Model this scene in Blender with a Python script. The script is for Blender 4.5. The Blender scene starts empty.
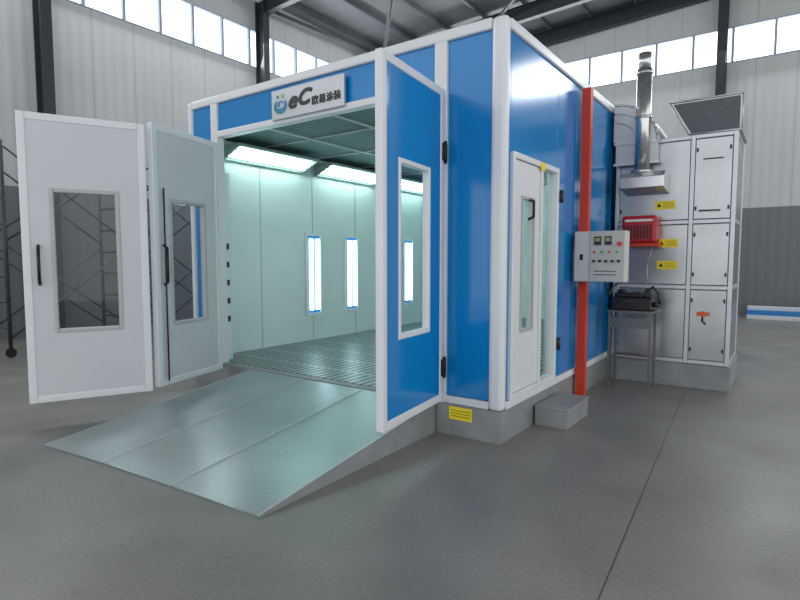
import bpy, bmesh, math
from mathutils import Matrix, Vector
S = bpy.context.scene
S.view_settings.view_transform = 'Standard'
COL = S.collection
BASE = {}

# ---------------------------------------------------------------- materials
def mat(name, col, rough=0.5, metal=0.0, var=0.06, nscale=6.0, bump=0.0, bscale=40.0, emit=None, estr=0.0, spec=0.5, coat=0.0):
    m = bpy.data.materials.new(name); m.use_nodes = True
    nt = m.node_tree; N = nt.nodes; L = nt.links
    b = N['Principled BSDF']
    tc = N.new('ShaderNodeTexCoord')
    nz = N.new('ShaderNodeTexNoise'); nz.inputs['Scale'].default_value = nscale; nz.inputs['Detail'].default_value = 4
    L.new(tc.outputs['Object'], nz.inputs['Vector'])
    cr = N.new('ShaderNodeValToRGB')
    cr.color_ramp.elements[0].position = 0.3; cr.color_ramp.elements[1].position = 0.7
    cr.color_ramp.elements[0].color = (*[c*(1-var) for c in col], 1)
    cr.color_ramp.elements[1].color = (*[min(1, c*(1+var)) for c in col], 1)
    L.new(nz.outputs['Fac'], cr.inputs['Fac']); L.new(cr.outputs['Color'], b.inputs['Base Color'])
    b.inputs['Roughness'].default_value = rough; b.inputs['Metallic'].default_value = metal
    b.inputs['Specular IOR Level'].default_value = spec
    b.inputs['Coat Weight'].default_value = coat
    if bump > 0:
        n2 = N.new('ShaderNodeTexNoise'); n2.inputs['Scale'].default_value = bscale
        L.new(tc.outputs['Object'], n2.inputs['Vector'])
        bp = N.new('ShaderNodeBump'); bp.inputs['Strength'].default_value = bump; bp.inputs['Distance'].default_value = 0.01
        L.new(n2.outputs['Fac'], bp.inputs['Height']); L.new(bp.outputs['Normal'], b.inputs['Normal'])
    if emit:
        b.inputs['Emission Color'].default_value = (*emit, 1); b.inputs['Emission Strength'].default_value = estr
    return m

def mth(nt, op, a, b=None):
    n = nt.nodes.new('ShaderNodeMath'); n.operation = op
    for i, v in enumerate((a, b)):
        if v is None: continue
        if isinstance(v, (int, float)): n.inputs[i].default_value = v
        else: nt.links.new(v, n.inputs[i])
    return n.outputs[0]

def world_xyz(nt):
    g = nt.nodes.new('ShaderNodeNewGeometry'); s = nt.nodes.new('ShaderNodeSeparateXYZ')
    nt.links.new(g.outputs['Position'], s.inputs[0]); return s.outputs

def mixcol(nt, fac, c1, c2):
    n = nt.nodes.new('ShaderNodeMix'); n.data_type = 'RGBA'
    nt.links.new(fac, n.inputs[0])
    for idx, c in ((6, c1), (7, c2)):
        if isinstance(c, tuple): n.inputs[idx].default_value = (*c, 1)
        else: nt.links.new(c, n.inputs[idx])
    return n.outputs[2]

BLUE = mat('blue_lacquered_steel', (0.001, 0.215, 0.56), 0.15, 0, 0.05, 1.2, spec=0.6, bump=0.08, bscale=1.6)
WHITE = mat('white_lacquered_steel', (0.74, 0.76, 0.78), 0.35, 0, 0.03, 2)
LEAFW = mat('white_door_skin', (0.60, 0.61, 0.64), 0.4, 0, 0.03, 1.5)
LINE = mat('white_wall_lining', (0.74, 0.82, 0.79), 0.25, 0, 0.03, 2)
PLINTH = mat('grey_base_steel', (0.27, 0.28, 0.285), 0.5, 0.1, 0.12, 5, 0.1)
BLACK = mat('black_plastic', (0.012, 0.012, 0.014), 0.4, 0, 0.1)
STEEL = mat('galvanised_sheet', (0.44, 0.455, 0.465), 0.28, 0.85, 0.10, 2.2, 0.30, 2.2)
STEELD = mat('aluminium_profile', (0.60, 0.62, 0.64), 0.35, 0.5, 0.05)
SEAMM = mat('grey_seam', (0.22, 0.225, 0.23), 0.6, 0.2, 0.1)
CHROME = mat('stainless_steel', (0.62, 0.62, 0.62), 0.25, 0.9, 0.08, 4)
RED = mat('red_painted_steel', (0.64, 0.045, 0.014), 0.45, 0, 0.08, 3)
DKRED = mat('red_burner_plastic', (0.45, 0.012, 0.02), 0.35, 0, 0.06)
YEL = mat('yellow_sticker', (0.9, 0.72, 0.02), 0.5, 0, 0.03)
DARKST = mat('dark_painted_beam', (0.04, 0.045, 0.052), 0.5, 0.1, 0.15)
PURL = mat('grey_purlin_steel', (0.11, 0.12, 0.13), 0.5, 0.2, 0.12)
ROOFM = mat('roof_sheet', (0.24, 0.25, 0.255), 0.6, 0, 0.1, 2)
MESHD = mat('dark_wire_mesh', (0.10, 0.11, 0.12), 0.5, 0.5, 0.3, 90)
SCAFF = mat('scaffold_tube', (0.06, 0.06, 0.065), 0.5, 0.2, 0.3, 10)
GREY = mat('grey_enamel', (0.46, 0.47, 0.46), 0.4, 0, 0.04)
CABM = mat('cabinet_enamel', (0.58, 0.59, 0.56), 0.4, 0, 0.03)
STANDM = mat('stand_grey_steel', (0.16, 0.165, 0.17), 0.4, 0.4, 0.1)
GREEN = mat('green_logo', (0.42, 0.58, 0.04), 0.4)
LBLUE = mat('logo_blue', (0.02, 0.22, 0.55), 0.4)
TEAL = mat('logo_teal', (0.01, 0.22, 0.26), 0.4)
INK = mat('ink_navy', (0.006, 0.007, 0.012), 0.4)
LCD = mat('display_glass', (0.25, 0.32, 0.12), 0.2)
BTNG = mat('button_green', (0.02, 0.4, 0.05), 0.3)
BTNR = mat('button_red', (0.6, 0.02, 0.02), 0.3)
ORG = mat('orange_valve', (0.75, 0.10, 0.02), 0.4)
CYAN = mat('tube_light', (0.9, 1, 1), 0.4, emit=(0.70, 1.0, 0.96), estr=9.0)
HOUS = mat('lamp_housing', (0.34, 0.42, 0.41), 0.35, 0, 0.05)
CYANW = mat('wall_tube_light', (0.9, 1, 1), 0.4, emit=(0.75, 0.98, 1.0), estr=3.5)
SKYP = mat('daylit_pane', (0.8, 0.9, 1), 0.3, emit=(0.88, 0.95, 1.0), estr=2.2)
WFR = mat('window_frame_paint', (0.40, 0.46, 0.54), 0.5)
RUBBER = mat('rubber', (0.02, 0.02, 0.02), 0.8)
BOARD = mat('board_silver', (0.58, 0.61, 0.63), 0.3, 0.35, 0.10, 2)

def glass(name, tint=(0.92, 0.97, 0.98)):
    m = bpy.data.materials.new(name); m.use_nodes = True
    nt = m.node_tree; N = nt.nodes; L = nt.links
    for n in list(N):
        if n.type == 'BSDF_PRINCIPLED': N.remove(n)
    t = N.new('ShaderNodeBsdfTransparent'); t.inputs[0].default_value = (*tint, 1)
    g = N.new('ShaderNodeBsdfGlossy'); g.inputs['Roughness'].default_value = 0.02
    f = N.new('ShaderNodeLayerWeight'); f.inputs[0].default_value = 0.5
    fc = mth(nt, 'ADD', mth(nt, 'MULTIPLY', mth(nt, 'POWER', f.outputs['Facing'], 4.0), 0.7), 0.04)
    mx = N.new('ShaderNodeMixShader')
    L.new(fc, mx.inputs[0]); L.new(t.outputs[0], mx.inputs[1]); L.new(g.outputs[0], mx.inputs[2])
    L.new(mx.outputs[0], N['Material Output'].inputs[0])
    return m
GLASS = glass('clear_glass')

# concrete floor with joints
FLOORM = mat('concrete_floor', (0.208, 0.204, 0.194), 0.42, 0, 0.12, 0.7, 0.05, 60)
nt = FLOORM.node_tree; P = world_xyz(nt)
a = mth(nt, 'SUBTRACT', mth(nt, 'ADD', P[0], mth(nt, 'MULTIPLY', P[1], 0.065)), 1.123)
b_ = mth(nt, 'SUBTRACT', mth(nt, 'SUBTRACT', P[1], mth(nt, 'MULTIPLY', P[0], 0.065)), 2.45)
la = mth(nt, 'LESS_THAN', mth(nt, 'PINGPONG', a, 3.0), 0.0042)
lb = mth(nt, 'LESS_THAN', mth(nt, 'PINGPONG', b_, 3.6), 0.003)
j = mth(nt, 'MAXIMUM', mth(nt, 'MULTIPLY', la, 0.85), mth(nt, 'MULTIPLY', lb, 0.5))
bs = nt.nodes['Principled BSDF']; src = bs.inputs['Base Color'].links[0].from_socket
g3 = nt.nodes.new('ShaderNodeNewGeometry')
def nfac(scale, lo, hi, det=6, p0=0.3, p1=0.7):
    n3 = nt.nodes.new('ShaderNodeTexNoise'); n3.inputs['Scale'].default_value = scale; n3.inputs['Detail'].default_value = det
    nt.links.new(g3.outputs['Position'], n3.inputs['Vector'])
    r3 = nt.nodes.new('ShaderNodeMapRange'); r3.inputs[1].default_value = p0; r3.inputs[2].default_value = p1
    r3.inputs[3].default_value = lo; r3.inputs[4].default_value = hi
    nt.links.new(n3.outputs['Fac'], r3.inputs[0]); return r3.outputs[0]
vm = nt.nodes.new('ShaderNodeVectorMath'); vm.operation = 'SCALE'
spots = nfac(9.0, 1.0, 0.85, 2, 0.68, 0.74)
nt.links.new(src, vm.inputs[0]); nt.links.new(mth(nt, 'MULTIPLY', spots, mth(nt, 'MULTIPLY', nfac(45, 0.88, 1.12), nfac(1.6, 0.88, 1.12))), vm.inputs['Scale'])
nt.links.new(mixcol(nt, j, vm.outputs[0], (0.045, 0.045, 0.045)), bs.inputs['Base Color'])
nt.links.new(nfac(1.3, 0.32, 0.5), bs.inputs['Roughness'])

# corrugated wall, dark render below 2.9 m
def wallmat(name, axis):
    m = mat(name, (0.60, 0.61, 0.60), 0.5, 0, 0.04, 1)
    nt = m.node_tree; P = world_xyz(nt); bs = nt.nodes['Principled BSDF']
    src = bs.inputs['Base Color'].links[0].from_socket
    low = mth(nt, 'LESS_THAN', P[2], 2.9)
    seam = mth(nt, 'LESS_THAN', mth(nt, 'PINGPONG', P[axis], 0.45), 0.015)
    c1 = mixcol(nt, seam, src, (0.50, 0.52, 0.53))
    nt.links.new(mixcol(nt, low, c1, (0.19, 0.195, 0.20)), bs.inputs['Base Color'])
    h = mth(nt, 'SINE', mth(nt, 'MULTIPLY', P[axis], 28.0))
    bp = nt.nodes.new('ShaderNodeBump'); bp.inputs['Strength'].default_value = 0.14; bp.inputs['Distance'].default_value = 0.02
    nt.links.new(h, bp.inputs['Height']); nt.links.new(bp.outputs['Normal'], bs.inputs['Normal'])
    return m
WALLX = wallmat('sheet_wall_a', 1); WALLY = wallmat('sheet_wall_b', 0)

# floor grating and filter ceiling
def gridmat(name, sx, sy, wx, wy, cbar, chole, rough, metal):
    m = mat(name, cbar, rough, metal, 0.08, 4)
    nt = m.node_tree; P = world_xyz(nt); bs = nt.nodes['Principled BSDF']
    src = bs.inputs['Base Color'].links[0].from_socket
    lx = mth(nt, 'LESS_THAN', mth(nt, 'PINGPONG', P[0], sx/2), wx/2)
    ly = mth(nt, 'LESS_THAN', mth(nt, 'PINGPONG', P[1], sy/2), wy/2)
    f = mth(nt, 'MAXIMUM', lx, ly)
    n = nt.nodes.new('ShaderNodeMix'); n.data_type = 'RGBA'
    nt.links.new(f, n.inputs[0]); n.inputs[6].default_value = (*chole, 1); nt.links.new(src, n.inputs[7])
    nt.links.new(n.outputs[2], bs.inputs['Base Color'])
    return m
GRATE = gridmat('floor_grating_steel', 0.10, 0.50, 0.048, 0.05, (0.30, 0.37, 0.36), (0.05, 0.07, 0.07), 0.35, 0.4)
FILT = gridmat('ceiling_filter_cloth', 0.10, 0.10, 0.016, 0.016, (0.10, 0.17, 0.165), (0.19, 0.31, 0.295), 0.8, 0)

# checker plate ramp
RAMPM = mat('checker_plate', (0.33, 0.395, 0.39), 0.30, 0.65, 0.06, 1.2)
nt = RAMPM.node_tree; bs = nt.nodes['Principled BSDF']
P = world_xyz(nt)
s1 = mth(nt, 'SINE', mth(nt, 'MULTIPLY', mth(nt, 'ADD', P[0], mth(nt, 'MULTIPLY', P[1], 0.62)), 150))
s2 = mth(nt, 'SINE', mth(nt, 'MULTIPLY', mth(nt, 'SUBTRACT', P[0], mth(nt, 'MULTIPLY', P[1], 0.62)), 150))
dots = mth(nt, 'GREATER_THAN', mth(nt, 'MULTIPLY', s1, s2), 0.5)
src = bs.inputs['Base Color'].links[0].from_socket
g3 = nt.nodes.new('ShaderNodeNewGeometry')
c1 = mixcol(nt, mth(nt, 'MULTIPLY', dots, 0.28), src, (0.60, 0.68, 0.67))
vm = nt.nodes.new('ShaderNodeVectorMath'); vm.operation = 'SCALE'
nt.links.new(c1, vm.inputs[0]); nt.links.new(nfac(2.0, 0.90, 1.10), vm.inputs['Scale'])
nt.links.new(vm.outputs[0], bs.inputs['Base Color'])
bs.inputs['Roughness'].default_value = 0.30
hh = mth(nt, 'MULTIPLY', mth(nt, 'MULTIPLY', s1, s2), 0.1)
bp = nt.nodes.new('ShaderNodeBump'); bp.inputs['Strength'].default_value = 0.25; bp.inputs['Distance'].default_value = 0.008
nt.links.new(hh, bp.inputs['Height']); nt.links.new(bp.outputs['Normal'], bs.inputs['Normal'])
RAMPE = mat('ramp_edge_steel', (0.50, 0.56, 0.56), 0.35, 0.5, 0.08)

# ---------------------------------------------------------------- mesh builder
class MB:
    def __init__(s): s.bm = bmesh.new()
    def box(s, x0, x1, y0, y1, z0, z1, m=0, M=None):
        if x0 > x1: x0, x1 = x1, x0
        if y0 > y1: y0, y1 = y1, y0
        c = [(x, y, z) for z in (z0, z1) for y in (y0, y1) for x in (x0, x1)]
        v = [s.bm.verts.new((M @ Vector(p)) if M else p) for p in c]
        for q in ((0, 2, 3, 1), (4, 5, 7, 6), (0, 1, 5, 4), (2, 6, 7, 3), (0, 4, 6, 2), (1, 3, 7, 5)):
            f = s.bm.faces.new([v[i] for i in q]); f.material_index = m
        return s
    def quad(s, pts, m=0):
        f = s.bm.faces.new([s.bm.verts.new(p) for p in pts]); f.material_index = m; return s
    def cyl(s, p0, p1, r, seg=16, m=0, r2=None):
        p0 = Vector(p0); p1 = Vector(p1); d = p1 - p0
        M = Matrix.Translation((p0 + p1)/2) @ d.to_track_quat('Z', 'Y').to_matrix().to_4x4()
        before = set(s.bm.faces)
        bmesh.ops.create_cone(s.bm, cap_ends=True, segments=seg, radius1=r, radius2=r if r2 is None else r2, depth=d.length, matrix=M)
        for f in s.bm.faces:
            if f not in before: f.material_index = m; f.smooth = len(f.verts) == 4
        return s
    def prism(s, pts, ext, m=0):
        e = Vector(ext); a = [s.bm.verts.new(p) for p in pts]; b = [s.bm.verts.new(Vector(p)+e) for p in pts]
        n = len(pts)
        fs = [s.bm.faces.new(a[::-1]), s.bm.faces.new(b)]
        for i in range(n): fs.append(s.bm.faces.new([a[i], a[(i+1) % n], b[(i+1) % n], b[i]]))
        for f in fs: f.material_index = m
        return s
    def path(s, pts, r, seg=8, m=0):
        for i in range(len(pts)-1): s.cyl(pts[i], pts[i+1], r, seg, m)
        for p in pts[1:-1]:
            before = set(s.bm.faces)
            bmesh.ops.create_uvsphere(s.bm, u_segments=seg, v_segments=6, radius=r, matrix=Matrix.Translation(p))
            for f in s.bm.faces:
                if f not in before: f.material_index = m; f.smooth = True
        return s
    def done(s, name, mats, parent=None, bevel=0.0, origin=None, **kw):
        bmesh.ops.recalc_face_normals(s.bm, faces=s.bm.faces)
        vs = [v.co for v in s.bm.verts]
        if origin is None:
            lo = Vector([min(v[i] for v in vs) for i in range(3)]); hi = Vector([max(v[i] for v in vs) for i in range(3)])
            origin = Vector(((lo.x+hi.x)/2, (lo.y+hi.y)/2, lo.z))
        origin = Vector(origin)
        for v in s.bm.verts: v.co -= origin
        me = bpy.data.meshes.new(name); s.bm.to_mesh(me); s.bm.free()
        for m in (mats if isinstance(mats, (list, tuple)) else [mats]): me.materials.append(m)
        o = bpy.data.objects.new(name, me); COL.objects.link(o)
        BASE[o.name] = origin
        if parent: o.parent = parent; o.location = origin - BASE[parent.name]
        else: o.location = origin
        if bevel:
            bv = o.modifiers.new('bevel', 'BEVEL'); bv.width = bevel; bv.segments = 2; bv.limit_method = 'ANGLE'
        for k, v in kw.items(): o[k] = v
        return o

def empty(name, loc, **kw):
    o = bpy.data.objects.new(name, None); o.location = loc; o.empty_display_size = 0.2; COL.objects.link(o)
    BASE[o.name] = Vector(loc)
    for k, v in kw.items(): o[k] = v
    return o

ST = dict(kind='structure')
# ---------------------------------------------------------------- room
XL, YB = -10.2, 13.5
MB().box(-13, 12, -12, 16, -0.1, 0).done('floor', FLOORM, **ST)
w = MB(); w.box(XL-0.2, XL, -12, YB+0.2, 0, 6.7); w.box(XL-0.2, XL, -12, YB+0.2, 7.7, 8.75); w.done('wall_left', WALLX, **ST)
w = MB(); w.box(XL, 12, YB, YB+0.2, 0, 6.8); w.box(XL, 12, YB, YB+0.2, 7.75, 9.6); w.done('wall_back', WALLY, **ST)
k = 1
y = -6.0
def wframe(mb, a0, a1, z0, z1, fn):
    t = 0.03
    fn(mb, a0, a1, z0, z0+t); fn(mb, a0, a1, z1-t, z1); fn(mb, a0, a0+t, z0+t, z1-t); fn(mb, a1-t, a1, z0+t, z1-t)
while y < YB-0.5:
    mb = MB()
    wframe(mb, y, y+0.85, 6.7, 7.7, lambda m, a0, a1, z0, z1: m.box(XL-0.12, XL+0.02, a0, a1, z0, z1, 0))
    mb.box(XL-0.08, XL-0.06, y+0.03, y+0.82, 6.73, 7.67, 1)
    mb.done('window_%d' % k, [WFR, SKYP], **ST); k += 1; y += 0.85
x = XL+0.1
while x < 6:
    mb = MB()
    wframe(mb, x, x+0.95, 6.8, 7.75, lambda m, a0, a1, z0, z1: m.box(a0, a1, YB-0.02, YB+0.12, z0, z1, 0))
    mb.box(x+0.03, x+0.92, YB+0.06, YB+0.08, 6.83, 7.72, 1)
    mb.done('window_%d' % k, [WFR, SKYP], **ST); k += 1; x += 0.95

# roof
def rz(x): return 8.6 + (x-XL)*0.05
mb = MB(); mb.prism([(XL-0.3, -9, rz(XL-0.3)), (9, -9, rz(9)), (9, -9, rz(9)+0.08), (XL-0.3, -9, rz(XL-0.3)+0.08)], (0, YB+9.3, 0))
mb.done('ceiling', ROOFM, **ST)
def ibeam_x(x0, x1, y, dz, wdt):
    mb = MB()
    for (zz0, zz1, hw) in ((0, 0.02, wdt/2), (0.02, dz-0.02, 0.01), (dz-0.02, dz, wdt/2)):
        t0, t1 = rz(x0)-0.12, rz(x1)-0.12
        mb.prism([(x0, y-hw, t0-dz+zz0), (x0, y+hw, t0-dz+zz0), (x0, y+hw, t0-dz+zz1), (x0, y-hw, t0-dz+zz1)], (x1-x0, 0, t1-t0))
    return mb
for yy in (0.8, 6.2, 11.2, 13.3):
    ibeam_x(XL+0.3, 8.5, yy, 0.42, 0.18).done('roof_beam', DARKST, label='dark painted steel rafter carrying the roof sheets', category='beam', group='roof rafters')
for i in range(15):
    px = XL+0.6+i*1.25
    MB().box(px-0.03, px+0.03, -8.5, YB-0.05, rz(px)-0.14, rz(px)-0.005).done('roof_purlin', PURL, label='thin grey steel purlin under the roof sheets', category='beam', group='roof purlins')
for yy in (0.8, 6.2, 11.2):
    mb = MB(); mb.box(XL+0.02, XL+0.04, yy-0.1, yy+0.1, 0, 8.45); mb.box(XL+0.04, XL+0.33, yy-0.01, yy+0.01, 0, 8.45); mb.box(XL+0.33, XL+0.35, yy-0.1, yy+0.1, 0, 8.45)
    mb.done('steel_column', DARKST, label='dark steel column against the sheet wall', category='column', group='wall columns')
for xx in (-6.0, 0.12, 6.2):
    mb = MB(); mb.box(xx-0.11, xx+0.11, YB-0.04, YB-0.02, 0, 8.9); mb.box(xx-0.01, xx+0.01, YB-0.3, YB-0.04, 0, 8.9); mb.box(xx-0.11, xx+0.11, YB-0.32, YB-0.3, 0, 8.9)
    mb.done('steel_column', DARKST, label='dark steel column against the sheet wall', category='column', group='wall columns')
MB().path([(XL+0.4, 6.4, 8.2), (XL+0.6, 11.0, 8.3)], 0.05).done('roof_brace', PURL, label='slim grey steel tie between two rafters', category='beam')
MB().path([(XL+0.5, 11.1, 8.1), (-5.5, 6.3, 8.6)], 0.06).done('roof_brace', PURL, label='diagonal grey steel tie between two rafters', category='beam')
MB().path([(-5.5, 11.1, 8.5), (0, 6.3, 8.9)], 0.05).done('roof_brace', PURL, label='diagonal grey steel tie between two rafters', category='beam')

# ---------------------------------------------------------------- spray booth
W, LN, H, PZ = -4.16, 7.0, 3.39, 0.27
booth = empty('spray_booth', (-2.08, 3.5, 0), label='blue and white spray paint booth on a grey base', category='paint booth')
mb = MB(); mb.box(W, 0, 0, 0.1, 0, PZ-0.002); mb.box(W, 0, LN-0.1, LN, 0, PZ-0.002); mb.box(W, W+0.1, 0.1, LN-0.1, 0, PZ-0.002); mb.box(-0.1, 0, 0.1, LN-0.1, 0, PZ-0.002)
mb.done('base', PLINTH, booth)
MB().box(W+0.1, -0.1, 0.1, LN-0.1, 0.2, PZ+0.003).done('floor_grating', GRATE, booth)
def panel(x0, x1, y0, y1, z0, z1, name='wall_panel', m=BLUE, bev=0.004): return MB().box(x0, x1, y0, y1, z0, z1).done(name, m, booth, bevel=bev)
panel(-0.52, -0.1, 0.02, 0.07, 0.34, 3.30)
panel(W+0.06, -3.72, 0.02, 0.07, 0.34, 3.30)
panel(-3.60, -0.64, 0.02, 0.07, 2.985, 3.30, 'header_panel')
panel(-0.07, -0.01, 0.08, 0.14, 0.34, 3.30)
panel(-0.07, -0.01, 0.14, 1.21, 2.38, 3.30)
for i in range(6):
    y0 = 1.215 + i*0.96
    panel(-0.07, -0.01, y0, y0+0.952, 0.34, 3.30)
panel(W+0.01, W+0.06, 0.08, LN-0.02, 0.34, 3.30)
panel(W+0.06, -0.1, LN-0.07, LN-0.01, 0.34, 3.30)
panel(W+0.02, -0.02, 0.05, LN-0.05, 3.34, 3.38, 'roof_panel', WHITE)
panel(-0.115, 0.015, -0.015, 0.085, PZ, H, 'corner_post', WHITE, 0.035)
panel(W-0.01, W+0.07, -0.015, 0.085, PZ, H, 'corner_post', WHITE, 0.03)
panel(-0.64, -0.52, -0.01, 0.09, PZ, 3.31, 'door_jamb', WHITE, 0.01)
panel(-3.72, -3.60, -0.01, 0.09, PZ, 3.31, 'door_jamb', WHITE, 0.01)
panel(-3.60, -0.64, -0.01, 0.09, 2.915, 2.985, 'lintel', WHITE, 0.01)
panel(W+0.07, -0.115, -0.015, 0.085, 3.30, H, 'top_rail', WHITE, 0.015)
panel(-0.08, 0.015, 0.085, LN, 3.30, H, 'top_rail', WHITE, 0.015)
panel(-0.52, -0.115, 0.0, 0.08, PZ, 0.335, 'bottom_rail', WHITE, 0.008)
panel(W+0.07, -3.72, 0.0, 0.08, PZ, 0.335, 'bottom_rail', WHITE, 0.008)
panel(-0.08, 0.012, 0.085, LN, PZ, 0.335, 'bottom_rail', WHITE, 0.008)
mb = MB()
mb.box(W+0.062, W+0.09, 0.1, LN-0.1, PZ+0.005, 3.29)
mb.box(W+0.09, -0.13, LN-0.11, LN-0.075, PZ+0.005, 3.29)
mb.box(-0.11, -0.075, 1.22, LN-0.11, PZ+0.005, 3.29)
mb.box(-0.11, -0.075, 0.1, 1.22, 2.38, 3.29)
mb.box(-0.5, -0.12, 0.075, 0.1, 0.34, 3.29); mb.box(W+0.09, -3.72, 0.075, 0.1, 0.34, 3.29); mb.box(-3.6, -0.64, 0.092, 0.11, 2.985, 3.29)
mb.done('wall_lining', LINE, booth)
for i in range(1, 7):
    MB().box(W+0.09, W+0.094, i*1.0-0.006, i*1.0+0.006, PZ+0.01, 3.0).done('lining_seam', GREY, booth)
MB().box(W+0.1, -0.12, 0.12, LN-0.12, 3.02, 3.05).done('ceiling_filter', FILT, booth)
mb = MB()
for i in range(1, 7): mb.box(W+0.1, -0.12, i*1.0-0.012, i*1.0+0.012, 3.0, 3.018)
for i in range(1, 4): mb.box(W+0.1+i-0.012, W+0.1+i+0.012, 0.12, LN-0.12, 2.99, 3.005)
mb.done('ceiling_frame', GREY, booth)
# ceiling edge lights
for i in range(4):
    y0 = 0.38+i*1.66; y1 = y0+1.40
    for sgn, xb in ((1, W+0.10), (-1, -0.12)):
        ZL, ZH, WD = 2.79, 2.94, 0.36
        nx, nz = sgn*(ZH-ZL), -WD; l = math.hypot(nx, nz); nx, nz = nx/l, nz/l
        def pt(t, off, yy): return (xb+sgn*WD*t+nx*off, yy, ZL+(ZH-ZL)*t+nz*off)
        h = MB(); h.prism([(xb, y0, ZL), (xb+sgn*WD, y0, ZH), (xb, y0, ZH)], (0, y1-y0, 0))
        for ta, tb in ((0, 0.07), (0.93, 1.0)):
            h.prism([pt(ta, 0.001, y0), pt(tb, 0.001, y0), pt(tb, 0.03, y0), pt(ta, 0.03, y0)], (0, y1-y0, 0))
        for ya in (y0, y1-0.03):
            h.prism([pt(0.07, 0.001, ya), pt(0.93, 0.001, ya), pt(0.93, 0.03, ya), pt(0.07, 0.03, ya)], (0, 0.03, 0))
        h = h.done('edge_light', HOUS, booth)
        for t0 in (0.25, 0.5, 0.75):
            MB().cyl(pt(t0, 0.016, y0+0.05), pt(t0, 0.016, y1-0.05), 0.016, 8).done('light_tube', CYAN, h)
# wall lights
for i, yc in enumerate((2.0, 2.88, 3.76, 4.52, 5.4)):
    for sgn, xb in ((1, W+0.095), (-1, -0.115)):
        f = MB(); t = 0.035
        f.box(xb, xb+sgn*0.03, yc-0.17, yc+0.17, 0.66, 0.66+t); f.box(xb, xb+sgn*0.03, yc-0.17, yc+0.17, 1.9-t, 1.9)
        f.box(xb, xb+sgn*0.03, yc-0.17, yc-0.17+t, 0.66+t, 1.9-t); f.box(xb, xb+sgn*0.03, yc+0.17-t, yc+0.17, 0.66+t, 1.9-t)
        f.box(xb, xb+sgn*0.008, yc-0.135, yc+0.135, 0.695, 1.865, 1)
        f = f.done('wall_light', [WHITE, LBLUE], booth)
        for q in (-0.065, 0.065):
            MB().cyl((xb+sgn*0.03, yc+q, 0.74), (xb+sgn*0.03, yc+q, 1.82), 0.032, 10).done('light_tube', CYANW, f)
# inner hinge post at opening
mb = MB(); mb.box(-3.86, -3.72, 0.12, 0.24, PZ+0.005, 2.55)
ip = mb.done('inner_post', LINE, booth, bevel=0.008)
for i in range(5):
    zc = 0.75+i*0.22
    MB().box(-3.735, -3.70, 0.14, 0.20, zc, zc+0.07).done('bolt_bracket', BLACK, ip)

# door leaves
def leaf(hx, hy, ex, ey, m, handle=None, label=None, zb=0.30, zt=2.90, wx=(0.26, 0.76), wz=(0.87, 2.19)):
    w = math.hypot(ex-hx, ey-hy); ang = math.atan2(ey-hy, ex-hx)
    x0, x1 = wx[0]*w, wx[1]*w; z0, z1 = wz[0]-zb, wz[1]-zb; HH = zt-zb; t = 0.022; fr = 0.065
    mb = MB()
    mb.box(fr, x0, -t, t, fr, HH-fr); mb.box(x1, w-fr, -t, t, fr, HH-fr); mb.box(x0, x1, -t, t, fr, z0); mb.box(x0, x1, -t, t, z1, HH-fr)
    o = mb.done('door_leaf', m, booth, origin=(0, 0, 0))
    BASE[o.name] = Vector((0, 0, 0))
    o.location = Vector((hx, hy, zb)) - BASE[booth.name]; o.rotation_euler = (0, 0, ang)
    if label: o['label'] = label
    t2 = 0.030
    mb = MB(); mb.box(0, fr, -t2, t2, 0, HH); mb.box(w-fr, w, -t2, t2, 0, HH); mb.box(fr, w-fr, -t2, t2, 0, fr); mb.box(fr, w-fr, -t2, t2, HH-fr, HH)
    mb.done('leaf_frame', WHITE, o, bevel=0.008)
    mb = MB(); q = 0.03
    mb.box(x0-q, x0+0.01, -t2, t2, z0-q, z1+q); mb.box(x1-0.01, x1+q, -t2, t2, z0-q, z1+q); mb.box(x0+0.01, x1-0.01, -t2, t2, z0-q, z0+0.01); mb.box(x0+0.01, x1-0.01, -t2, t2, z1-0.01, z1+q)
    mb.done('window_frame', WHITE if m is BLUE else GREY, o, bevel=0.01)
    MB().quad([(x0+0.01, 0, z0+0.01), (x1-0.01, 0, z0+0.01), (x1-0.01, 0, z1-0.01), (x0+0.01, 0, z1-0.01)]).done('window_glass', GLASS, o)
    if handle:
        hxp, hz0, hz1, s = handle
        MB().path([(hxp, s*0.03, hz0-zb), (hxp, s*0.075, hz0-zb+0.03), (hxp, s*0.075, hz1-zb-0.03), (hxp, s*0.03, hz1-zb)], 0.014, 8).done('handle', BLACK, o)
    return o, w
o2, w2 = leaf(-3.57, -0.05, -3.28, -1.02, LEAFW, handle=(0.90, 1.25, 1.65, 1), label='white folding leaf with a narrow window', zb=0.22, zt=2.84, wz=(0.85, 2.10))
MB().cyl((w2-0.12, 0.045, 0.05), (w2-0.12, 0.045, 2.0), 0.008, 8).done('lock_rod', BLACK, o2)
o1, w1 = leaf(-3.275, -1.07, -3.70, -2.0, LEAFW, handle=(0.90, 1.28, 1.63, 1), label='white folding leaf with window and black pull handle', zb=0.20, zt=2.80, wz=(0.86, 2.12))
o3, w3 = leaf(-0.545, -0.05, -0.42, -1.06, BLUE, label='blue door leaf in white frame, swung open', wx=(0.28, 0.74), wz=(0.95, 2.20))
for zz in (0.55, 2.35):
    mb = MB(); mb.cyl((-0.0, 0.035, zz-0.35), (-0.0, 0.035, zz-0.17), 0.018, 10); mb.box(-0.03, 0.05, 0.028, 0.045, zz-0.33, zz-0.19)
    mb.done('hinge', BLACK, o3)
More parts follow.
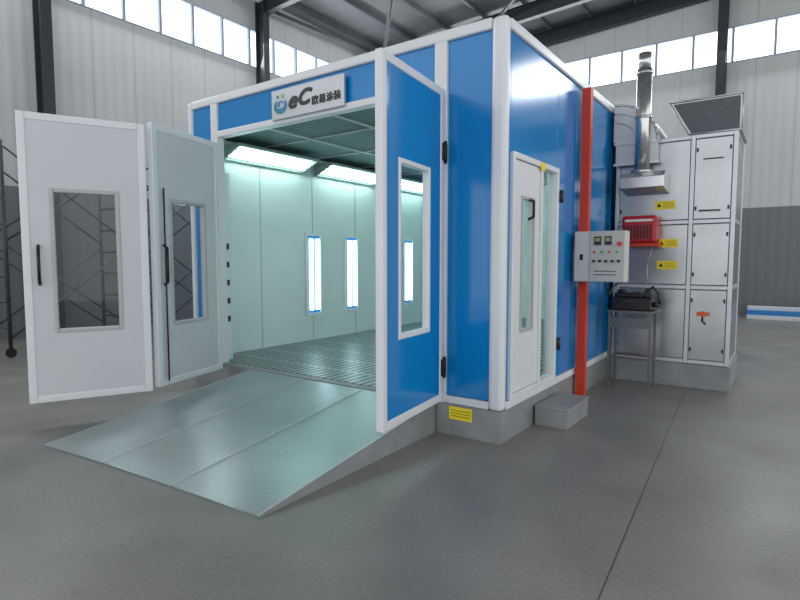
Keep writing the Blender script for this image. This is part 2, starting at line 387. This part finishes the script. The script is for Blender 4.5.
# side door
sd = MB(); f = 0.05
sd.box(-0.07, 0.02, 0.145, 0.145+f, 0.34, 2.375); sd.box(-0.07, 0.02, 1.16, 1.21, 0.34, 2.375); sd.box(-0.07, 0.02, 0.195, 1.16, 2.325, 2.375); sd.box(-0.07, 0.02, 0.195, 1.16, 0.34, 0.38)
sd.box(-0.07, 0.02, 0.76, 0.80, 0.38, 2.325)
sd = sd.done('side_door', WHITE, booth, bevel=0.006, label='white personnel door with tall narrow glass')
mb = MB(); mb.box(-0.05, 0.0, 0.2, 0.36, 0.385, 2.32); mb.box(-0.05, 0.0, 0.61, 0.755, 0.385, 2.32); mb.box(-0.05, 0.0, 0.36, 0.61, 0.385, 0.9); mb.box(-0.05, 0.0, 0.36, 0.61, 2.02, 2.32)
mb.done('door_panel', WHITE, sd)
mb = MB(); mb.box(0.0, 0.012, 0.345, 0.37, 0.88, 2.04); mb.box(0.0, 0.012, 0.60, 0.625, 0.88, 2.04); mb.box(0.0, 0.012, 0.37, 0.60, 0.88, 0.905); mb.box(0.0, 0.012, 0.37, 0.60, 2.015, 2.04)
mb.done('window_frame', GREY, sd)
MB().quad([(-0.03, 0.36, 0.9), (-0.03, 0.61, 0.9), (-0.03, 0.61, 2.02), (-0.03, 0.36, 2.02)]).done('window_glass', GLASS, sd)
MB().quad([(-0.03, 0.80, 0.38), (-0.03, 1.16, 0.38), (-0.03, 1.16, 2.325), (-0.03, 0.80, 2.325)]).done('window_glass', GLASS, sd)
MB().path([(0.0, 0.5, 1.85), (0.05, 0.5, 1.87), (0.05, 0.5, 2.0), (0.0, 0.5, 2.02)], 0.012).done('handle', BLACK, sd)
for zz in (0.62, 2.05):
    MB().cyl((0.035, 1.225, zz), (0.035, 1.225, zz+0.12), 0.02, 10).done('hinge', BLACK, sd)

def sticker(cx, cz, w, h, yface, parent, tri=True):
    mb = MB(); mb.box(cx-w/2, cx+w/2, yface-0.004, yface, cz-h/2, cz+h/2, 0)
    yf = yface-0.0045
    s = h*0.26; tx = cx-w*0.30
    if tri: mb.prism([(tx-s, yf, cz-s*0.8), (tx+s, yf, cz-s*0.8), (tx, yf, cz+s)], (0, -0.001, 0), 1)
    for i in range(3):
        zz = cz+h*(0.22-0.22*i)
        xa = cx-w*0.08 if tri else cx-w*0.40
        while xa < cx+w*0.38:
            ww = w*0.05
            mb.box(xa, xa+ww, yf-0.001, yf, zz-h*0.035, zz+h*0.035, 1); xa += ww*1.7
    return mb.done('warning_label', [YEL, BLACK], parent, label='yellow warning sticker with black marks')
sticker(-0.37, 0.195, 0.22, 0.11, -0.001, booth, tri=False)
MB().box(0.021, 0.026, 0.72, 0.82, 2.30, 2.37).done('warning_label', YEL, sd)

# ---------------------------------------------------------------- name board
nb = MB().box(-2.62, -1.62, -0.045, -0.012, 2.95, 3.25).done('name_board', BOARD, bevel=0.006, origin=(-2.12, -0.03, 2.95),
    label='silver name board with round emblem and black lettering', category='sign')
yf = -0.048
mb = MB()
N_ = 22
c0 = Vector((-2.485, yf, 3.09))
def arc(mb, c, R, r0, r1, a0, a1, m, sxs=1.0):
    for i in range(N_):
        t0 = a0+(a1-a0)*i/N_; t1 = a0+(a1-a0)*(i+1)/N_
        th0 = r0+(r1-r0)*i/N_; th1 = r0+(r1-r0)*(i+1)/N_
        p = [(c.x+math.cos(t0)*(R+th0)*sxs, c.y, c.z+math.sin(t0)*(R+th0)), (c.x+math.cos(t1)*(R+th1)*sxs, c.y, c.z+math.sin(t1)*(R+th1)),
             (c.x+math.cos(t1)*(R-th1)*sxs, c.y, c.z+math.sin(t1)*(R-th1)), (c.x+math.cos(t0)*(R-th0)*sxs, c.y, c.z+math.sin(t0)*(R-th0))]
        mb.prism(p, (0, -0.002, 0), m)
arc(mb, c0, 0.060, 0.004, 0.030, math.radians(130), math.radians(280), 2, 1.3)
arc(mb, c0, 0.060, 0.030, 0.006, math.radians(280), math.radians(400), 1, 1.3)
arc(mb, Vector((c0.x+0.005, c0.y-0.001, c0.z+0.01)), 0.026, 0.004, 0.014, math.radians(0), math.radians(230), 1, 1.3)
mb.cyl((c0.x+0.03, yf, c0.z+0.088), (c0.x+0.03, yf-0.003, c0.z+0.088), 0.020, 14, 0)
mb.cyl((c0.x-0.04, yf, c0.z+0.088), (c0.x-0.04, yf-0.003, c0.z+0.088), 0.016, 14, 1)
mb.done('logo_emblem', [GREEN, LBLUE, TEAL], nb)
def boldtext(s, size, loc, shear, sx, r, nm='logo_lettering'):
    c = bpy.data.curves.new('txt', 'FONT'); c.body = s; c.size = size; c.extrude = 0.002; c.shear = shear
    c.align_x = 'CENTER'; c.align_y = 'CENTER'
    o = bpy.data.objects.new('txt', c); COL.objects.link(o); bpy.context.view_layer.update()
    base = bpy.data.meshes.new_from_object(o.evaluated_get(bpy.context.evaluated_depsgraph_get())); bpy.data.objects.remove(o)
    bm = bmesh.new()
    for i in range(6):
        an = i*math.pi/3; t = base.copy()
        t.transform(Matrix.Translation((math.cos(an)*r*1.1, i*0.00008, math.sin(an)*r)) @ Matrix.Rotation(math.radians(90), 4, 'X') @ Matrix.Diagonal((sx, 1, 1, 1)))
        bm.from_mesh(t)
    me = bpy.data.meshes.new(nm); bm.to_mesh(me); bm.free(); me.materials.append(INK)
    for p_ in me.polygons: p_.material_index = 0
    q = bpy.data.objects.new(nm, me); COL.objects.link(q); q.parent = nb; q.location = Vector(loc)-BASE[nb.name]; BASE[q.name] = Vector(loc)
boldtext('e', 0.225, (-2.315, yf, 3.105), 0.3, 1.2, 0.010)
boldtext('C', 0.205, (-2.155, yf, 3.11), 0.3, 1.2, 0.010)
boldtext('欧易涂装', 0.092, (-1.845, yf, 3.055), 0.0, 1.05, 0.0025)

# ---------------------------------------------------------------- ramp
ramp = empty('entry_ramp', (-1.8, -1.0, 0), label='checker plate vehicle ramp leading up to the booth', category='ramp')
xs_t = [-3.06, -2.24, -1.42, -0.60]; xs_f = [-2.98, -2.20, -1.40, -0.59]; yf_ = [-2.17, -2.09, -2.03, -1.98]
for i in range(3):
    g = 0.006
    a0, a1 = xs_f[i]+g, xs_f[i+1]-g; t0, t1 = xs_t[i]+g, xs_t[i+1]-g
    mb = MB(); bm = mb.bm
    v = [bm.verts.new(p) for p in ((a0, yf_[i], 0), (a1, yf_[i+1], 0), (t1, -0.03, 0), (t0, -0.03, 0), (a0, yf_[i], 0.012), (a1, yf_[i+1], 0.012), (t1, -0.03, 0.265), (t0, -0.03, 0.265))]
    for q in ((0, 3, 2, 1), (4, 5, 6), (4, 6, 7), (0, 1, 5, 4), (1, 2, 6, 5), (2, 3, 7, 6), (3, 0, 4, 7)):
        ff = bm.faces.new([v[j] for j in q])
        if q in ((1, 2, 6, 5), (3, 0, 4, 7), (2, 3, 7, 6)): ff.material_index = 1
    pl = mb.done('ramp_plate', [RAMPM, PLINTH], ramp)
    mb = MB()
    for (fx, tx, fy, sg) in ((a0, t0, yf_[i], 1), (a1, t1, yf_[i+1], -1)):
        q = 0.016*sg
        mb.prism([(fx, fy, 0.013), (fx+q, fy, 0.013), (tx+q, -0.03, 0.266), (tx, -0.03, 0.266)], (0, 0, 0.003))
    mb.done('ramp_edge', RAMPE, pl)

# ---------------------------------------------------------------- step
mb = MB(); mb.box(0.02, 0.32, 0.68, 1.28, 0, 0.165); mb.box(0.02, 0.33, 0.67, 1.29, 0.165, 0.185)
mb.done('entry_step', PLINTH, bevel=0.006, label='low grey step below the personnel door', category='step')

# ---------------------------------------------------------------- red post
post = empty('red_post', (0.08, 1.86, 0), label='orange-red steel channel post standing by the booth wall', category='post')
mb = MB(); mb.box(0.03, 0.12, 1.80, 1.81, 0.012, 3.27); mb.box(0.03, 0.04, 1.81, 1.88, 0.012, 3.27); mb.box(0.11, 0.12, 1.81, 1.88, 0.012, 3.27)
mb.done('channel', RED, post)
MB().box(0.02, 0.14, 1.785, 1.90, 0, 0.012).done('foot_plate', RED, post)

# ---------------------------------------------------------------- control cabinet
cab = MB(); cab.box(0.04, 0.54, 1.63, 1.79, 1.28, 1.79)
cab = cab.done('control_cabinet', CABM, bevel=0.008, label='pale grey electrical control cabinet with gauges and buttons', category='control panel')
MB().box(0.205, 0.535, 1.612, 1.63, 1.285, 1.785).done('fascia', GREY, cab, bevel=0.004)
for i, xx in enumerate((0.28, 0.38)):
    mb = MB(); mb.box(xx-0.034, xx+0.034, 1.602, 1.612, 1.65, 1.735, 0); mb.box(xx-0.025, xx+0.025, 1.599, 1.602, 1.685, 1.72, 1)
    mb.done('temperature_display', [BLACK, LCD], cab)
for i in range(4):
    xx = 0.25+i*0.072
    MB().cyl((xx, 1.612, 1.58), (xx, 1.598, 1.58), 0.012, 12).done('indicator_lamp', (BTNG if i % 2 else BTNR), cab)
for i in range(5):
    xx = 0.245+i*0.06
    MB().cyl((xx, 1.612, 1.49), (xx, 1.588, 1.49), 0.014, 12).done('rotary_switch', BLACK, cab)
MB().cyl((0.49, 1.612, 1.66), (0.49, 1.585, 1.66), 0.022, 14).done('emergency_button', BTNR, cab)
for i in range(2): MB().box(0.25, 0.46, 1.609, 1.612, 1.35+i*0.035, 1.358+i*0.035).done('text_plate', BLACK, cab)
MB().box(0.10, 0.13, 1.622, 1.63, 1.50, 1.56).done('cabinet_lock', BLACK, cab)

# ---------------------------------------------------------------- air handling unit
AX0, AX1, AY, AY1, AZ = 0.05, 1.335, 3.14, 4.15, 2.93
ahu = empty('air_handling_unit', (0.73, 3.6, 0), label='galvanised air handling unit with burner and chimney beside the booth', category='heating unit')
MB().box(AX0, AX1+0.02, AY-0.02, AY1+0.02, 0, 0.28).done('base', PLINTH, ahu, bevel=0.006)
MB().box(AX0+0.02, AX1-0.02, AY+0.03, AY1-0.02, 0.285, AZ-0.02).done('casing', SEAMM, ahu)
mb = MB(); e = 0.045; XS = 0.87
for xx in (AX0, XS, AX1-e): mb.box(xx, xx+e, AY, AY+e, 0.285, AZ)
for zz in (0.285, 1.16, 1.92, AZ-e):
    mb.box(AX0+e, XS, AY+0.003, AY+e, zz, zz+e); mb.box(XS+e, AX1-e, AY+0.003, AY+e, zz, zz+e)
mb.box(AX1-e, AX1, AY1-e, AY1, 0.285, AZ)
for zz in (0.285, 1.16, 1.92, AZ-e): mb.box(AX1-e, AX1-0.003, AY+e, AY1-e, zz, zz+e)
mb.done('profile_frame', STEELD, ahu, bevel=0.005)
ROWS = ((0.338, 1.152), (1.213, 1.912), (1.973, AZ-e-0.008))
for ci, (x0, x1) in enumerate(((AX0+e+0.006, XS-0.006), (XS+e+0.006, AX1-e-0.006))):
    for ri, (z0, z1) in enumerate(ROWS):
        p = MB().box(x0, x1, AY+0.008, AY+0.03, z0, z1).done('access_panel', STEEL, ahu, bevel=0.004)
        for zz in (z0+0.12, z1-0.12):
            for xl in ((x0+0.008, x1-0.028) if ci else (x0+0.008,)):
                MB().box(xl, xl+0.02, AY-0.004, AY+0.008, zz-0.022, zz+0.022).done('latch', BLACK, p)
for (z0, z1) in ROWS:
    MB().box(AX1-0.03, AX1-0.008, AY+e+0.006, AY1-e-0.006, z0, z1).done('side_panel', STEEL, ahu, bevel=0.004)
MB().box(1.0, 1.2, AY+0.004, AY+0.0075, 2.64, 2.655).done('maker_strip', BLACK, ahu)
MB().path([(0.98, AY+0.005, 2.06), (0.98, AY-0.03, 2.065), (1.18, AY-0.03, 2.065), (1.18, AY+0.005, 2.06)], 0.007).done('handle', BLACK, ahu)
for (cx, cz) in ((0.62, 2.15), (0.66, 1.70), (0.66, 1.44)): sticker(cx, cz, 0.22, 0.10, AY+0.007, ahu)
# burner
bn = MB(); bn.box(0.20, 0.58, 2.86, 3.145, 1.70, 2.02)
bn = bn.done('burner', DKRED, ahu, bevel=0.03, label='red burner housing')
for i in range(9): MB().box(0.235+i*0.035, 0.25+i*0.035, 2.85, 2.861, 1.75, 1.91).done('vent_slot', BLACK, bn)
MB().box(0.24, 0.54, 2.846, 2.861, 1.95, 1.975).done('maker_strip', WHITE, bn)
MB().box(0.21, 0.60, 2.9, 3.12, 1.66, 1.698).done('burner_tray', RED, bn)
# chimney
ch = MB(); ch.prism([(0.18, 2.78, 2.33), (0.18, 3.14, 2.28), (0.18, 3.14, 2.52), (0.18, 2.86, 2.52), (0.18, 2.78, 2.46)], (0.48, 0, 0))
ch = ch.done('flue_box', CHROME, ahu, bevel=0.008)
mb = MB(); mb.cyl((0.38, 2.98, 2.52), (0.38, 2.98, 3.72), 0.082, 24); mb.cyl((0.38, 2.98, 2.52), (0.38, 2.98, 2.56), 0.12, 24)
for zz in (3.15, 3.66): mb.cyl((0.38, 2.98, zz), (0.38, 2.98, zz+0.03), 0.09, 24)
mb.cyl((0.38, 2.98, 3.72), (0.38, 2.98, 3.90), 0.07, 20)
mb.done('chimney_pipe', CHROME, ch)
# curved supply duct: rectangular section elbow with flanged rim
dx_, dz_ = 0.035, 2.90
SH = mat('duct_sheet', (0.60, 0.62, 0.64), 0.4, 0.25, 0.06, 4)
mb = MB(); ins, outs = [], []
for i in range(11):
    a_ = math.radians(90*i/10)
    outs.append((dx_+0.50*math.cos(a_), 3.04, dz_+0.47*math.sin(a_))); ins.append((dx_+0.03*math.cos(a_), 3.04, dz_+0.03*math.sin(a_)))
for i in range(10):
    mb.prism([ins[i], outs[i], outs[i+1], ins[i+1]], (0, 0.75, 0))
mb.box(dx_+0.03, dx_+0.50, 3.04, 3.135, 2.66, dz_)
dk = mb.done('supply_duct', SH, ahu, label='silver sheet metal elbow duct')
c3 = Vector((0, -0.005, 0))
MB().path([Vector(p)+c3 for p in outs], 0.014, 8).done('duct_rib', STEELD, dk)
for fr_ in (0.55, 0.78):
    MB().path([(dx_+0.50*fr_*math.cos(math.radians(9*i)), 3.036, dz_+0.47*fr_*math.sin(math.radians(9*i))) for i in range(11)], 0.006, 6).done('duct_rib', STEELD, dk)
MB().box(dx_+0.01, dx_+0.52, 3.025, 3.04, dz_-0.26, dz_-0.23).done('duct_flange', STEELD, dk)
MB().box(dx_+0.01, dx_+0.52, 3.025, 3.04, dz_-0.015, dz_+0.015).done('duct_flange', STEELD, dk)
# intake hood with mesh
mb = MB(); mb.prism([(0.62, 3.20, 3.34), (1.36, 3.20, 3.34), (1.36, 3.20, 2.935), (0.84, 3.20, 2.935)], (0, 0.85, 0), 0)
hd = mb.done('intake_hood', STEEL, ahu)
MB().prism([(0.66, 3.195, 3.315), (1.335, 3.195, 3.315), (1.335, 3.195, 2.96), (0.86, 3.195, 2.96)], (0, -0.006, 0)).done('intake_mesh', MESHD, hd)
mb = MB(); mb.path([(0.62, 3.19, 3.34), (1.36, 3.19, 3.34), (1.36, 3.19, 2.95), (0.84, 3.19, 2.95), (0.62, 3.19, 3.34)], 0.010, 6); mb.done('hood_rim', STEELD, hd)
# valve, conduits
mb = MB(); mb.cyl((1.06, AY+0.010, 0.88), (1.06, AY-0.06, 0.88), 0.03, 12); mb.box(1.0, 1.12, AY-0.075, AY-0.055, 0.86, 0.90); mb.done('valve', ORG, ahu)
MB().path([(1.06, AY-0.02, 0.86), (1.05, AY-0.03, 0.80), (1.09, AY-0.03, 0.76)], 0.008, 6).done('hose', BLACK, ahu)
MB().path([(0.11, AY-0.02, 0.4), (0.11, AY-0.02, 1.45), (0.20, AY-0.03, 1.70)], 0.014, 8).done('conduit', GREY, ahu)
MB().path([(0.50, AY-0.02, 1.66), (0.45, AY-0.03, 1.45), (0.45, AY-0.03, 1.2)], 0.010, 8).done('conduit', GREY, ahu)
MB().path([(0.34, 1.74, 1.262), (0.34, 1.82, 1.14), (0.30, 2.2, 1.22), (0.24, 2.8, 1.25), (0.20, 3.09, 1.30)], 0.012).done('cable_conduit', BLACK, label='black cable running from the control cabinet to the heating unit', category='cable')

# ---------------------------------------------------------------- stand with black pump
st = empty('equipment_stand', (0.39, 2.75, 0), label='grey steel stand carrying a black pump unit', category='stand')
for (xx, yy) in ((0.16, 2.6), (0.60, 2.6), (0.16, 2.88), (0.60, 2.88)):
    MB().box(xx-0.014, xx+0.014, yy-0.014, yy+0.014, 0, 0.90).done('leg', STANDM, st)
MB().box(0.13, 0.63, 2.57, 2.91, 0.90, 0.92).done('top_plate', STANDM, st)
MB().box(0.175, 0.585, 2.59, 2.61, 0.35, 0.37).done('stretcher', STANDM, st)
MB().box(0.175, 0.585, 2.87, 2.89, 0.35, 0.37).done('stretcher', STANDM, st)
MB().box(0.15, 0.17, 2.615, 2.865, 0.35, 0.37).done('stretcher', STANDM, st)
MB().box(0.59, 0.61, 2.615, 2.865, 0.35, 0.37).done('stretcher', STANDM, st)
MB().box(0.175, 0.585, 2.59, 2.61, 0.72, 0.84).done('apron', STANDM, st)
bx = MB(); bx.box(0.17, 0.60, 2.62, 2.88, 0.923, 1.07); bx.box(0.19, 0.50, 2.64, 2.86, 1.07, 1.12); bx.box(0.22, 0.30, 2.66, 2.80, 1.12, 1.16); bx.box(0.52, 0.585, 2.66, 2.80, 1.07, 1.17)
bx = bx.done('pump_unit', BLACK, bevel=0.012, label='irregular black pump unit resting on the steel stand', category='pump')
MB().path([(0.24, 2.61, 1.02), (0.24, 2.58, 1.03), (0.42, 2.58, 1.03), (0.42, 2.61, 1.02)], 0.01).done('handle', DARKST, bx)
MB().cyl((0.60, 2.74, 0.99), (0.66, 2.74, 0.99), 0.03, 12).done('outlet', BLACK, bx)
MB().path([(0.56, 2.70, 1.15), (0.60, 2.68, 1.20), (0.66, 2.70, 1.12), (0.67, 2.74, 1.0)], 0.01).done('hose', BLACK, bx)

# ---------------------------------------------------------------- scaffold
def scaffold(ox, oy, lab):
    sc = empty('scaffold_tower', (ox, oy, 0), label=lab, category='scaffold', group='scaffold towers')
    for dy in (-0.95, 0.95):
        mb = MB()
        for dx in (-0.5, 0.5): mb.cyl((ox+dx, oy+dy, 0.2), (ox+dx, oy+dy, 3.3), 0.03, 8)
        for i in range(8): mb.cyl((ox-0.5, oy+dy, 0.45+i*0.4), (ox+0.5, oy+dy, 0.45+i*0.4), 0.02, 6)
        mb.done('end_frame', SCAFF, sc)
    for dx in (-0.5, 0.5):
        for z0, z1 in ((0.3, 1.7), (1.8, 3.2)):
            MB().cyl((ox+dx, oy-0.93, z0), (ox+dx, oy+0.93, z1), 0.016, 6).done('cross_brace', SCAFF, sc)
            MB().cyl((ox+dx+0.04, oy-0.93, z1), (ox+dx+0.04, oy+0.93, z0), 0.016, 6).done('cross_brace', SCAFF, sc)
    for dx in (-0.5, 0.5):
        for dy in (-0.95, 0.95):
            mb = MB(); mb.cyl((ox+dx-0.02, oy+dy, 0.075), (ox+dx+0.02, oy+dy, 0.075), 0.075, 14); mb.cyl((ox+dx, oy+dy, 0.1), (ox+dx, oy+dy, 0.22), 0.03, 8)
            mb.done('caster', RUBBER, sc)
scaffold(-8.35, 0.22, 'steel tube scaffold tower on casters by the grey wall')
scaffold(-8.35, 2.75, 'steel tube scaffold tower by the grey wall')

# ---------------------------------------------------------------- stacked profiles by the back wall
for i in range(7):
    zz = 0.0+(i//3)*0.11; yy = 12.4+(i % 3)*0.17 + (0.08 if i//3 else 0)
    if i == 6: zz, yy = 0.22, 12.6
    m_ = (WHITE, LBLUE, WHITE, LBLUE, WHITE, WHITE, WHITE)[i]
    MB().box(1.0, 4.6, yy, yy+0.15, zz, zz+0.105).done('wall_profile', m_, bevel=0.01, label=('blue' if m_ is LBLUE else 'white')+' metal profile lying in a stack on the floor', category='metal profile', group='stacked metal profiles')

# ---------------------------------------------------------------- light
wd = bpy.data.worlds.new('w'); S.world = wd; wd.use_nodes = True
bg = wd.node_tree.nodes['Background']; bg.inputs[0].default_value = (0.96, 0.98, 1.0, 1); bg.inputs[1].default_value = 1.45
def area(loc, rot, sx, sy, e, col):
    l = bpy.data.lights.new('area', 'AREA'); l.shape = 'RECTANGLE'; l.size = sx; l.size_y = sy; l.energy = e; l.color = col
    o = bpy.data.objects.new('window_daylight', l); o.location = loc; o.rotation_euler = [math.radians(a) for a in rot]; COL.objects.link(o); return o
area((XL+0.3, 2, 7.2), (0, -65, 0), 1.0, 14, 460, (0.95, 0.98, 1))
area((-1, YB-0.4, 7.25), (-65, 0, 0), 14, 1.0, 460, (0.95, 0.98, 1))

# ---------------------------------------------------------------- camera
cd = bpy.data.cameras.new('camera'); cd.sensor_width = 36; cd.lens = 24.48
co = bpy.data.objects.new('camera', cd); COL.objects.link(co)
co.location = (1.856, -3.992, 1.5); co.rotation_euler = (math.radians(90-4.2), 0, math.radians(35.6))
S.camera = co
